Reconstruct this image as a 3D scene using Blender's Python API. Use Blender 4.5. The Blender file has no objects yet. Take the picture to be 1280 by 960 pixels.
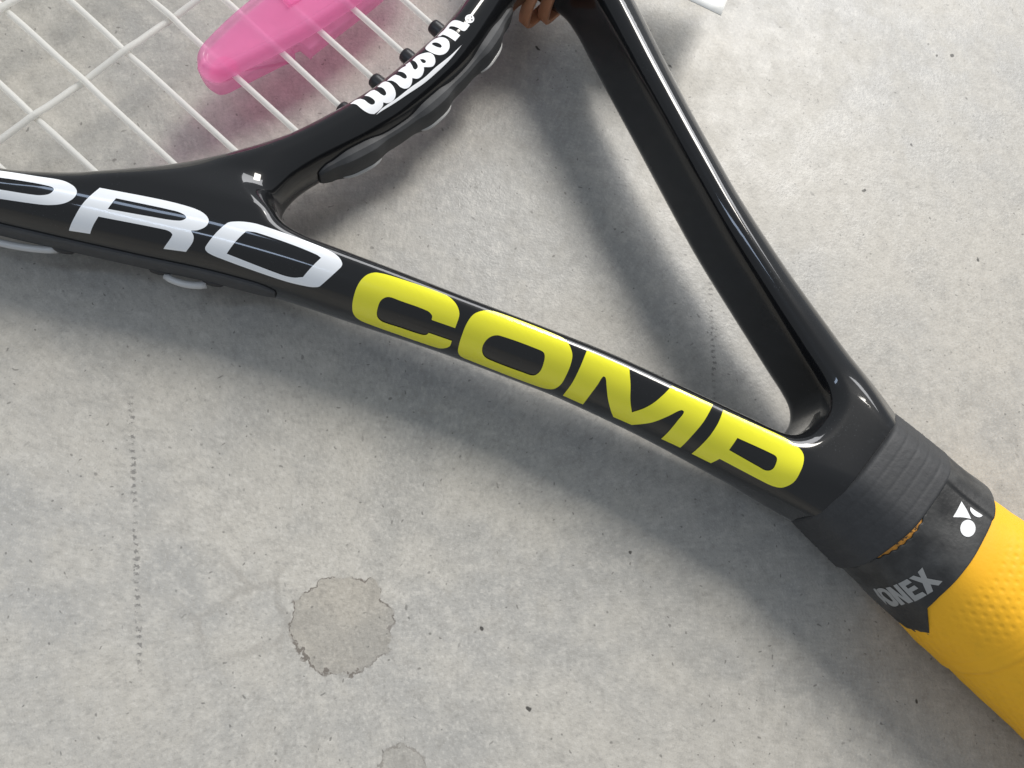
import bpy, math, random
import numpy as np
from mathutils import Vector, Matrix
from mathutils.geometry import delaunay_2d_cdt

# ---------------------------------------------------------------- camera, world, lamps, exposure
scene = bpy.context.scene
coll = scene.collection
MM = 0.001
ZC = 16.9                       # height of the racket's middle plane over the floor (mm): the butt cap rests on the floor
CAM_H = 170.65
AXIS = math.radians(138.3402)   # direction of the racket's long axis on the floor
OFFV = -89.767
cam_d = bpy.data.cameras.new('camera'); cam = bpy.data.objects.new('camera', cam_d); coll.objects.link(cam)
cam_d.sensor_width = 36.0; cam_d.lens = 36.0 * 1073 / 1280; cam_d.clip_start = 0.005; cam_d.clip_end = 50
ROLL = math.radians(-3.0)       # the racket lies rolled slightly onto its near side
LOC = (-math.sin(AXIS) * OFFV * MM, math.cos(AXIS) * OFFV * MM, ZC * MM)
ROOT = Matrix.Translation(LOC) @ Matrix.Rotation(AXIS, 4, 'Z') @ Matrix.Rotation(ROLL, 4, 'X')
_R = (-0.73754, -0.6562, 0.1595); _U = (0.67279, -0.69362, 0.25738); _F = (0.05826, -0.29714, -0.95306)   # camera axes relative to the racket
cam.matrix_world = ROOT @ Matrix(((_R[0], _U[0], -_F[0], 0), (_R[1], _U[1], -_F[1], 89.767 * MM), (_R[2], _U[2], -_F[2], CAM_H * MM), (0, 0, 0, 1)))
scene.camera = cam

world = bpy.data.worlds.new('World'); scene.world = world; world.use_nodes = True
bg = world.node_tree.nodes['Background']; bg.inputs[0].default_value = (0.87, 0.93, 1.0, 1); bg.inputs[1].default_value = 0.39

def area(name, pos, target, sx, sy, power, col):
    d = bpy.data.lights.new(name, 'AREA'); d.shape = 'RECTANGLE'; d.size = sx; d.size_y = sy; d.energy = power; d.color = col
    o = bpy.data.objects.new(name, d); coll.objects.link(o); o.location = pos
    o.rotation_euler = (Vector(target) - Vector(pos)).to_track_quat('-Z', 'Y').to_euler()
    return o
# windows of the room: directions relative to the racket (u, v, w), distance in m
def window(name, d, dist, sx, sy, power, col):
    d = Vector(d).normalized(); t = Vector((.03, .07, 0)); h = ROOT.to_3x3() @ d
    return area(name, t + h * dist, t, sx, sy, power, col)
window('window_light', (.10, -.67, .735), 1.80, 0.44, 0.50, 23.5, (1.0, 0.955, 0.885))
window('skylight', (.32, .36, .875), 1.5, 0.12, 0.70, 2.2, (0.62, 0.76, 1.0))
window('side_window', (.02, .63, .77), 1.5, 0.28, 0.08, 0.7, (0.62, 0.76, 1.0))
window('wide_window', (.22, -.80, .54), 2.7, 2.0, 1.0, 48.0, (0.97, 0.975, 1.0))
scene.cycles.max_bounces = 6; scene.cycles.diffuse_bounces = 2; scene.cycles.glossy_bounces = 3; scene.cycles.transparent_max_bounces = 10
scene.view_settings.view_transform = 'Standard'; scene.view_settings.look = 'None'
scene.view_settings.exposure = 0.0; scene.view_settings.gamma = 1.0; scene.view_settings.use_curve_mapping = False

# ---------------------------------------------------------------- racket shape (mm, racket frame: u to the tip, v across, w up)
def crom(pts, n=8, closed=True):
    P = np.array([p[:2] for p in pts], float)
    C = [len(p) > 2 and p[2] for p in pts]
    N = len(P); out = []
    for i in range(N if closed else N - 1):
        p1, p2 = P[i], P[(i + 1) % N]
        p0 = P[(i - 1) % N] if (closed or i > 0) else 2 * p1 - p2
        p3 = P[(i + 2) % N] if (closed or i + 2 < N) else 2 * p2 - p1
        L = np.linalg.norm(p2 - p1) + 1e-9
        t1 = (p2 - p0); t2 = (p3 - p1)
        t1 = (p2 - p1) if C[i] else t1 / (np.linalg.norm(t1) + 1e-9) * L
        t2 = (p2 - p1) if C[(i + 1) % N] else t2 / (np.linalg.norm(t2) + 1e-9) * L
        m = 1 if (C[i] and C[(i + 1) % N]) else n
        s = (np.arange(m) / m)[:, None]
        out.append((2*s**3 - 3*s**2 + 1) * p1 + (s**3 - 2*s**2 + s) * t1 + (-2*s**3 + 3*s**2) * p2 + (s**3 - s**2) * t2)
    if not closed: out.append(P[-1:])
    return np.concatenate(out)

def poly_sd(U, V, poly):
    best = np.full(U.shape, 1e12); par = np.zeros(U.shape, bool)
    a = poly; b = np.roll(poly, -1, 0)
    for (x0, y0), (x1, y1) in zip(a, b):
        ex, ey = x1 - x0, y1 - y0
        wx, wy = U - x0, V - y0
        t = np.clip((wx * ex + wy * ey) / (ex * ex + ey * ey + 1e-12), 0, 1)
        dx, dy = wx - t * ex, wy - t * ey
        np.minimum(best, dx * dx + dy * dy, out=best)
        c = (y0 > V) != (y1 > V)
        if c.any():
            par ^= c & (U < (x1 - x0) * (V - y0) / ((y1 - y0) if y1 != y0 else 1e-12) + x0)
    return np.where(par, -1, 1) * np.sqrt(best)

OUT_H = [(-76, 12.4), (-66, 13.0), (-56, 14.8), (-48, 16.9), (-40, 19.0), (-32.5, 21.0), (-17.1, 25.1), (0.8, 30.9), (11.1, 35.0), (26.3, 41.4),
         (44.5, 49.9), (54.6, 54.6), (62, 58.4), (71.3, 63.6), (80.2, 69.2), (90, 75.2), (98.6, 80.4), (106.2, 84.9), (125, 95), (150, 106.5), (180, 117), (215, 123.8),
         (250, 125), (290, 121), (330, 109), (365, 89), (390, 64), (405, 36), (411, 12)]
THR_H = [(-41.3, 3.0), (-39.5, 6.0), (-36.2, 7.8), (-30, 9.8), (-16.3, 14.3), (-1, 19.5), (10.6, 24.1), (29.2, 31.9), (42.2, 37.3), (53.2, 42.0), (61, 45.2),
         (66.5, 46.0), (70.6, 43.0), (71.9, 37.5), (71.2, 31), (69.6, 24), (67.9, 16.5), (66.7, 8)]
STR_H = [(76.9, 8), (77.5, 13.8), (78.3, 18.7), (81.1, 30.6), (86.0, 42.0), (92.1, 52.8), (100.1, 64.5), (105.8, 70.6), (111.6, 75.5), (130.6, 86.6), (152, 96), (182, 104.8),
         (215, 111), (250, 112.5), (288, 109), (325, 98), (356, 80), (378, 58), (392, 33), (398.5, 11)]
def sym(h):
    return [(u, v) for u, v in h] + [(u, -v) for u, v in reversed(h)]
POLY_O, POLY_T, POLY_S = [crom(sym(h), 6) for h in (OUT_H, THR_H, STR_H)]
GS = 1.0
GU = np.arange(-84, 424, GS); GV = np.arange(-4, 140, GS)
_U, _V = np.meshgrid(GU, GV, indexing='ij')
FLD = np.stack([poly_sd(_U, _V, p) for p in (POLY_O, POLY_T, POLY_S)], -1).astype(np.float32)

def fields(u, v):
    x = (u - GU[0]) / GS; y = (np.abs(v) - GV[0]) / GS
    i = np.clip(np.floor(x).astype(int), 1, len(GU) - 3); j = np.clip(np.floor(y).astype(int), 1, len(GV) - 3)
    fx = (x - i)[:, None]; fy = (y - j)[:, None]
    def wts(t): return (-.5*t + t*t - .5*t**3, 1 - 2.5*t*t + 1.5*t**3, .5*t + 2*t*t - 1.5*t**3, -.5*t*t + .5*t**3)
    wx, wy = wts(fx), wts(fy); r = 0
    for a in range(4):
        row = 0
        for b in range(4): row = row + wy[b] * FLD[i + a - 1, j + b - 1]
        r = r + wx[a] * row
    return r

def sstep(a, b, x):
    t = np.clip((x - a) / (b - a), 0, 1); return t * t * (3 - 2 * t)
def smax(a, b, k):
    h = np.clip(.5 + .5 * (a - b) / k, 0, 1); return b + (a - b) * h + k * h * (1 - h)

PEX = 2.35
def frame_f(u, v, w, F3=None):
    D = fields(u, v) if F3 is None else F3
    do, dt, ds = -D[..., 0], D[..., 1], D[..., 2]
    H = 11.0 + 1.9 * sstep(-38, -56, u) - 2.3 * sstep(12, 22, do) * sstep(35, 55, u) - 0.8 * sstep(90, 150, u)
    Rw = 10.5
    ao = np.clip(1 - do / Rw, 0, 4); b = np.abs(w) / H
    as_ = np.clip(1 - ds / 6.0, 0, 4)
    f = ((ao ** PEX + as_ ** PEX + b ** PEX + 1e-9) ** (1 / PEX) - 1) * 9.0
    # octagonal shaft: flat top, bevel, flat side where the two arms have merged
    k = sstep(-35, -55, u)
    g = smax(smax(-do, np.abs(w) - H, 1.6), (np.abs(w) - do * 1.0 - 6.2) * .707, 1.8)
    f = f * (1 - k) + g * k
    k3 = 4.2 + 4.5 * sstep(46, 64, u) * sstep(13, 19, do)
    return smax(f, -dt, k3)
# ---------------------------------------------------------------- handle surfaces: radius as a function of u and angle (deg, 0 = +v, 90 = up)
def octa(th, p=14., top=.915, bev=.975):
    a = np.abs(np.cos(np.radians(th))); b = np.abs(np.sin(np.radians(th)))
    return (a ** p + (b / top) ** p + ((a + b) * .70711 / bev) ** p) ** (-1 / p)
def r_collar(u, th):
    s = np.clip((-53.5 - u) / 14.5, 0, 1)
    r = 15.75 + 1.05 * s ** .8
    for c in (.22, .42, .60, .80): r = r - .09 * np.exp(-((s - c) / .022) ** 2) - .04 * np.clip((s - c) / .1, 0, 1)
    r = r - .55 * np.clip((.05 - s) / .05, 0, 1) ** 2 - .5 * np.clip((s - .955) / .045, 0, 1) ** 2
    return r * octa(th, 13)
def r_tape(u, th):
    s = np.clip((-66 - u) / 15, 0, 1)
    step = .45 * (np.clip((th - 110.5) / .9, 0, 1) * np.clip((235 - th) / 60, 0, 1))
    return (16.0 + .75 * s + .10 * np.sin(s * 9 + 1) + .12 * np.sin(np.radians(th * 3 + 40)) * s) * octa(th, 11) + step
# ---------------------------------------------------------------- materials
class NT:
    def __init__(self, name):
        self.m = bpy.data.materials.new(name); self.m.use_nodes = True
        self.t = self.m.node_tree; self.b = self.t.nodes['Principled BSDF']; self._pos = None; self.dim = '3D'
    def n(self, typ, **kw):
        x = self.t.nodes.new(typ)
        for k, v in kw.items(): setattr(x, k, v)
        return x
    def l(self, a, b): self.t.links.new(a, b)
    def put(self, sock, v):
        if hasattr(v, 'is_linked') or isinstance(v, bpy.types.NodeSocket): self.l(v, sock)
        else: sock.default_value = v
    def pos(self):
        if self._pos is None: self._pos = self.n('ShaderNodeTexCoord').outputs['Object']
        return self._pos
    def math(self, op, a, b=0.0, c=None, clamp=False):
        x = self.n('ShaderNodeMath', operation=op, use_clamp=clamp); self.put(x.inputs[0], a); self.put(x.inputs[1], b)
        if c is not None: self.put(x.inputs[2], c)
        return x.outputs[0]
    def noise(self, scale, detail=4, rough=.55, vec=None, dist=0.0):
        x = self.n('ShaderNodeTexNoise', noise_dimensions=self.dim); self.l(vec or self.pos(), x.inputs['Vector'])
        x.inputs['Scale'].default_value = scale; x.inputs['Detail'].default_value = detail; x.inputs['Roughness'].default_value = rough
        x.inputs['Distortion'].default_value = dist
        return x.outputs['Fac']
    def ramp(self, v, a, b, lo=0.0, hi=1.0, smooth=True):
        x = self.n('ShaderNodeMapRange'); x.interpolation_type = 'SMOOTHSTEP' if smooth else 'LINEAR'
        self.put(x.inputs[0], v); x.inputs[1].default_value = a; x.inputs[2].default_value = b; x.inputs[3].default_value = lo; x.inputs[4].default_value = hi
        return x.outputs[0]
    def mix(self, fac, a, b, mode='MIX'):
        x = self.n('ShaderNodeMix', data_type='RGBA', blend_type=mode); self.put(x.inputs[0], fac)
        for s, v in ((x.inputs[6], a), (x.inputs[7], b)):
            if isinstance(v, tuple): s.default_value = (*v[:3], 1)
            else: self.l(v, s)
        return x.outputs[2]
    def bump(self, h, strength, dist, prev=None):
        x = self.n('ShaderNodeBump'); self.put(x.inputs['Height'], h); x.inputs['Strength'].default_value = strength; x.inputs['Distance'].default_value = dist
        if prev is not None: self.l(prev, x.inputs['Normal'])
        return x.outputs[0]
    def xyz(self):
        x = self.n('ShaderNodeSeparateXYZ'); self.l(self.pos(), x.inputs[0]); return x.outputs

def simple(name, col, rough=.4, spec=.5, bumps=None, var=.0, vscale=300, trans=0.0, sss=0.0, coat=0.0, ior=None):
    N = NT(name)
    if var:
        k = N.noise(vscale, 4)
        N.l(N.mix(k, tuple(c * (1 - var) for c in col), tuple(min(1, c * (1 + var)) for c in col)), N.b.inputs['Base Color'])
    else: N.b.inputs['Base Color'].default_value = (*col, 1)
    N.b.inputs['Roughness'].default_value = rough; N.b.inputs['Specular IOR Level'].default_value = spec
    N.b.inputs['Transmission Weight'].default_value = trans; N.b.inputs['Subsurface Weight'].default_value = sss
    if sss: N.b.inputs['Subsurface Radius'].default_value = (1, .6, .5); N.b.inputs['Subsurface Scale'].default_value = .002
    N.b.inputs['Coat Weight'].default_value = coat; N.b.inputs['Coat Roughness'].default_value = .06
    if ior: N.b.inputs['IOR'].default_value = ior
    if bumps: N.l(N.bump(N.noise(bumps[0], 4), bumps[1], bumps[2]), N.b.inputs['Normal'])
    return N.m

def gloss_black():
    N = NT('gloss_black_lacquer')
    dust = N.math('MULTIPLY', N.ramp(N.noise(2600, 2), .66, .72), N.ramp(N.noise(60, 2), .5, .62))
    x, y, z = N.xyz()
    worn = N.math('MULTIPLY', N.ramp(x, -.044, -.056), N.ramp(N.noise(520, 5, .75), .56, .74))
    k = N.math('MAXIMUM', N.math('MULTIPLY', dust, .35), N.math('MULTIPLY', worn, .13))
    N.l(N.mix(k, (.008, .0085, .0095), (.09, .1, .11)), N.b.inputs['Base Color'])
    N.l(N.math('ADD', N.ramp(N.noise(35, 3), .3, .7, .26, .38), N.math('MULTIPLY', k, .5)), N.b.inputs['Roughness'])
    N.b.inputs['Coat Weight'].default_value = 1.0; N.b.inputs['Coat Roughness'].default_value = .045; N.b.inputs['Specular IOR Level'].default_value = .07
    N.l(N.bump(N.noise(70, 2), .05, .0006), N.b.inputs['Normal'])
    return N.m

M = dict(
    frame=gloss_black(),
    yellow=simple('yellow_decal', (.90, .85, .03), .22, .5, coat=.4),
    white=simple('white_decal', (.88, .90, .92), .2, .5, coat=.4),
    logo_white=simple('logo_white_decal', (.90, .90, .91), .25, .5),
    print_grey=simple('tape_print', (.32, .32, .31), .6),
    tape_white=simple('tape_print_white', (.85, .85, .84), .55),
    string=None,
    loop=simple('string_loop_nylon', (.52, .52, .51), .28, .5, bumps=(2500, .3, .0001)),
    grommet=simple('grommet_plastic', (.018, .018, .02), .34, .5),
    strip=simple('strip_plastic', (.050, .051, .053), .62, .5, bumps=(1500, .25, .0002), var=.3),
    collar=simple('rubber_collar', (.040, .041, .043), .62, .4, bumps=(900, .35, .0003), var=.25, vscale=500),
    core=None, overgrip=None, tape=None,
    clip=None,
    band=simple('brown_rubber', (.52, .24, .13), .5, .4, var=.2, sss=.2),
    paper=simple('white_paper', (.86, .86, .83), .8, .2, bumps=(800, .1, .0002)),
    butt=simple('butt_rubber', (.02, .02, .022), .5),
)
def tape_mat():
    N = NT('finishing_tape'); s = N.ramp(N.noise(110, 4, .6), .38, .7); h = N.noise(1800, 3)
    N.l(N.mix(s, (.020, .020, .020), (.062, .062, .060)), N.b.inputs['Base Color'])
    N.l(N.ramp(N.noise(140, 3), .3, .7, .34, .55), N.b.inputs['Roughness'])
    N.l(N.bump(h, .25, .0002, N.bump(N.noise(160, 3), .3, .0012)), N.b.inputs['Normal'])
    return N.m
M['tape'] = tape_mat()
def core_mat():
    N = NT('orange_core'); k = N.ramp(N.noise(1500, 3, .7), .54, .62)
    k2 = N.math('MULTIPLY', N.ramp(N.noise(500, 4), .45, .7), .5)
    N.l(N.mix(k, N.mix(k2, (.62, .27, .035), (.25, .15, .04)), (.05, .035, .02)), N.b.inputs['Base Color']); N.b.inputs['Roughness'].default_value = .6
    N.l(N.bump(N.noise(1200, 3), .5, .0004), N.b.inputs['Normal'])
    return N.m
M['core'] = core_mat()
def overgrip_mat():
    N = NT('yellow_overgrip'); k = N.noise(60, 4); d = N.ramp(N.noise(260, 5, .65), .5, .78)
    c = N.mix(k, (.90, .445, .014), (.94, .505, .02))
    N.l(N.mix(N.math('MULTIPLY', d, .35), c, (.72, .38, .016)), N.b.inputs['Base Color']); N.b.inputs['Roughness'].default_value = .55
    N.b.inputs['Specular IOR Level'].default_value = .35
    N.l(N.bump(N.noise(1500, 3), .2, .0002), N.b.inputs['Normal'])
    return N.m
M['overgrip'] = overgrip_mat()
def see_through(name, col, through, clear, rough, bump=None, tl=.5):
    # a translucent moulded plastic: part scattered back, part scattered through, part passing straight
    N = NT(name); t = N.t; N.l
    N.b.inputs['Base Color'].default_value = (*col, 1); N.b.inputs['Roughness'].default_value = rough
    tr = N.n('ShaderNodeBsdfTranslucent'); tr.inputs[0].default_value = (*through, 1)
    tp = N.n('ShaderNodeBsdfTransparent'); tp.inputs[0].default_value = (*through, 1)
    m1 = N.n('ShaderNodeMixShader'); m1.inputs[0].default_value = tl; N.l(N.b.outputs[0], m1.inputs[1]); N.l(tr.outputs[0], m1.inputs[2])
    m2 = N.n('ShaderNodeMixShader'); m2.inputs[0].default_value = clear; N.l(m1.outputs[0], m2.inputs[1]); N.l(tp.outputs[0], m2.inputs[2])
    out = [n for n in t.nodes if n.type == 'OUTPUT_MATERIAL'][0]; N.l(m2.outputs[0], out.inputs[0])
    if bump:
        bn = N.bump(N.noise(bump[0], 2), bump[1], bump[2]); N.l(bn, N.b.inputs['Normal'])
    return N.m
def clip_mat(): return see_through('translucent_pink_plastic', (1.0, .40, .68), (1.0, .74, .87), .67, .13, (600, .12, .0003), .45)
M['string'] = see_through('string_nylon', (.93, .93, .90), (.95, .94, .91), .26, .28, None, .5)
M['clip'] = clip_mat()

def concrete():
    N = NT('polished_concrete'); N.dim = '2D'; x, y, z = N.xyz()
    warp = N.n('ShaderNodeVectorMath', operation='ADD')
    nz = N.n('ShaderNodeTexNoise', noise_dimensions='2D'); N.l(N.pos(), nz.inputs['Vector']); nz.inputs['Scale'].default_value = 230; nz.inputs['Detail'].default_value = 2
    sc = N.n('ShaderNodeVectorMath', operation='SCALE'); N.l(nz.outputs['Color'], sc.inputs[0]); sc.inputs['Scale'].default_value = .0032
    N.l(N.pos(), warp.inputs[0]); N.l(sc.outputs[0], warp.inputs[1]); W = warp.outputs[0]
    big = N.noise(15, 3, .62, W); mid = N.noise(66, 4, .68, W); sm = N.noise(310, 3, .7); fine = N.noise(1250, 2, .75)
    # pale cement with cooler grey clouds, warm blotches and a fine sandy grain
    c = N.mix(N.ramp(big, .34, .66), (.368, .362, .346), (.425, .408, .374))
    c = N.mix(N.math('MULTIPLY', N.ramp(mid, .44, .66), .40), c, (.470, .448, .405))
    c = N.mix(N.math('MULTIPLY', N.ramp(mid, .46, .30), .34), c, (.315, .312, .300))
    c = N.mix(N.math('MULTIPLY', N.ramp(big, .43, .30), .28), c, (.305, .302, .292))
    c = N.mix(N.math('MULTIPLY', N.ramp(sm, .50, .70), .32), c, (.56, .54, .50))
    c = N.mix(N.math('MULTIPLY', N.ramp(sm, .48, .28), .36), c, (.275, .264, .244))
    c = N.mix(N.math('MULTIPLY', N.ramp(fine, .45, .28), .32), c, (.225, .22, .21))
    c = N.mix(N.math('MULTIPLY', N.ramp(fine, .56, .74), .28), c, (.62, .605, .57))
    ws = N.n('ShaderNodeSeparateXYZ'); N.l(W, ws.inputs[0]); wx = N.math('SUBTRACT', ws.outputs[0], .0016); wy = N.math('SUBTRACT', ws.outputs[1], .0016)
    def dist_to(cx, cy, sx=1.0, sy=1.0):
        a = N.math('DIVIDE', N.math('SUBTRACT', wx, cx), sx); b = N.math('DIVIDE', N.math('SUBTRACT', wy, cy), sy)
        return N.math('SQRT', N.math('ADD', N.math('MULTIPLY', a, a), N.math('MULTIPLY', b, b)))
    wob = N.math('MULTIPLY', N.math('ADD', N.math('SUBTRACT', mid, .5), N.math('MULTIPLY', N.math('SUBTRACT', sm, .5), .55)), .0050)
    brk = N.math('MULTIPLY', N.ramp(big, .36, .46), N.ramp(sm, .36, .50))
    # the dried water mark: a slightly darker disc with a broken dark rim
    for cx, cy, r, sx, sy, k in ((-.0047, -.0010, .0096, 1.04, 1.0, 1.0), (.0080, -.0285, .0040, 1.2, 1, .6)):
        d = N.math('ADD', dist_to(cx, cy, sx, sy), wob)
        c = N.mix(N.math('MULTIPLY', N.ramp(d, r, r * .96), k), c, (.85, .83, .80), 'MULTIPLY')
        rim = N.math('MULTIPLY', N.ramp(N.math('ABSOLUTE', N.math('SUBTRACT', d, r)), .00034, .00008), brk)
        c = N.mix(N.math('MULTIPLY', rim, .80 * k), c, (.10, .08, .065))
    # rows of small trowel teeth
    teeth = N.ramp(N.math('SINE', N.math('ADD', N.math('MULTIPLY', y, 4300), N.math('ADD', N.math('MULTIPLY', big, 14), N.math('MULTIPLY', fine, 6)))), -.1, .5)
    tb = N.math('MULTIPLY', N.ramp(sm, .34, .50), N.ramp(mid, .30, .46))
    for x0, y0, x1, y1 in ((-.0500, .0438, -.0422, -.0083), (.0808, .0792, .0796, .0463)):
        sl = (x1 - x0) / (y1 - y0)
        lx = N.math('SUBTRACT', x, N.math('ADD', N.math('ADD', N.math('MULTIPLY', N.math('SUBTRACT', y, y0), sl), x0), N.math('MULTIPLY', N.math('SUBTRACT', sm, .5), .0024)))
        band = N.ramp(N.math('ABSOLUTE', lx), .00075, .0002)
        yy = N.math('MULTIPLY', N.ramp(y, min(y0, y1) - .004, min(y0, y1) + .002), N.ramp(y, max(y0, y1) + .006, max(y0, y1) - .002))
        k = N.math('MULTIPLY', N.math('MULTIPLY', band, yy), N.math('MULTIPLY', N.math('MULTIPLY', teeth, tb), .72))
        c = N.mix(k, c, (.13, .125, .12))
    # faint vein-like marks beside the water mark
    vo = N.n('ShaderNodeTexVoronoi', voronoi_dimensions='2D', feature='DISTANCE_TO_EDGE'); vo.inputs['Scale'].default_value = 72; N.l(warp.outputs[0], vo.inputs['Vector'])
    zone = N.math('MULTIPLY', N.ramp(dist_to(-.0235, .0015, 1.3, 1.0), .0145, .006), brk)
    c = N.mix(N.math('MULTIPLY', N.math('MULTIPLY', N.ramp(vo.outputs['Distance'], .085, .02), zone), .36), c, (.21, .195, .175))
    # air holes of different sizes
    pit = None
    for scale, thr, rad, seed in ((210, .90, .10, 0), (480, .86, .15, 3.1)):
        v = N.n('ShaderNodeTexVoronoi', voronoi_dimensions='2D', feature='F1'); v.inputs['Scale'].default_value = scale
        mp = N.n('ShaderNodeMapping'); mp.inputs['Location'].default_value = (seed, seed * .37, 0); N.l(warp.outputs[0], mp.inputs[0]); N.l(mp.outputs[0], v.inputs['Vector'])
        s = N.n('ShaderNodeSeparateColor'); N.l(v.outputs['Color'], s.inputs[0])
        p = N.math('MULTIPLY', N.ramp(v.outputs['Distance'], rad, rad * .4), N.ramp(s.outputs[0], thr, thr + .10))
        pit = p if pit is None else N.math('MAXIMUM', pit, p)
    c = N.mix(N.math('MULTIPLY', pit, .62), c, (.10, .096, .09))
    v = N.n('ShaderNodeTexVoronoi', voronoi_dimensions='2D', feature='F1'); v.inputs['Scale'].default_value = 62; N.l(warp.outputs[0], v.inputs['Vector'])
    s = N.n('ShaderNodeSeparateColor'); N.l(v.outputs['Color'], s.inputs[0])
    crumb = N.math('MULTIPLY', N.ramp(v.outputs['Distance'], .040, .022), N.ramp(s.outputs[1], .91, .93))
    c = N.mix(N.math('MULTIPLY', crumb, .9), c, (.03, .028, .025))
    c = N.mix(1.0, c, (.965, .955, .93), 'MULTIPLY')
    N.l(c, N.b.inputs['Base Color'])
    N.l(N.ramp(mid, .3, .7, .40, .54), N.b.inputs['Roughness'])
    N.b.inputs['Specular IOR Level'].default_value = .45
    N.l(N.bump(N.noise(800, 2, .75), .17, .0005), N.b.inputs['Normal'])
    return N.m
M['concrete'] = concrete()

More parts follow.
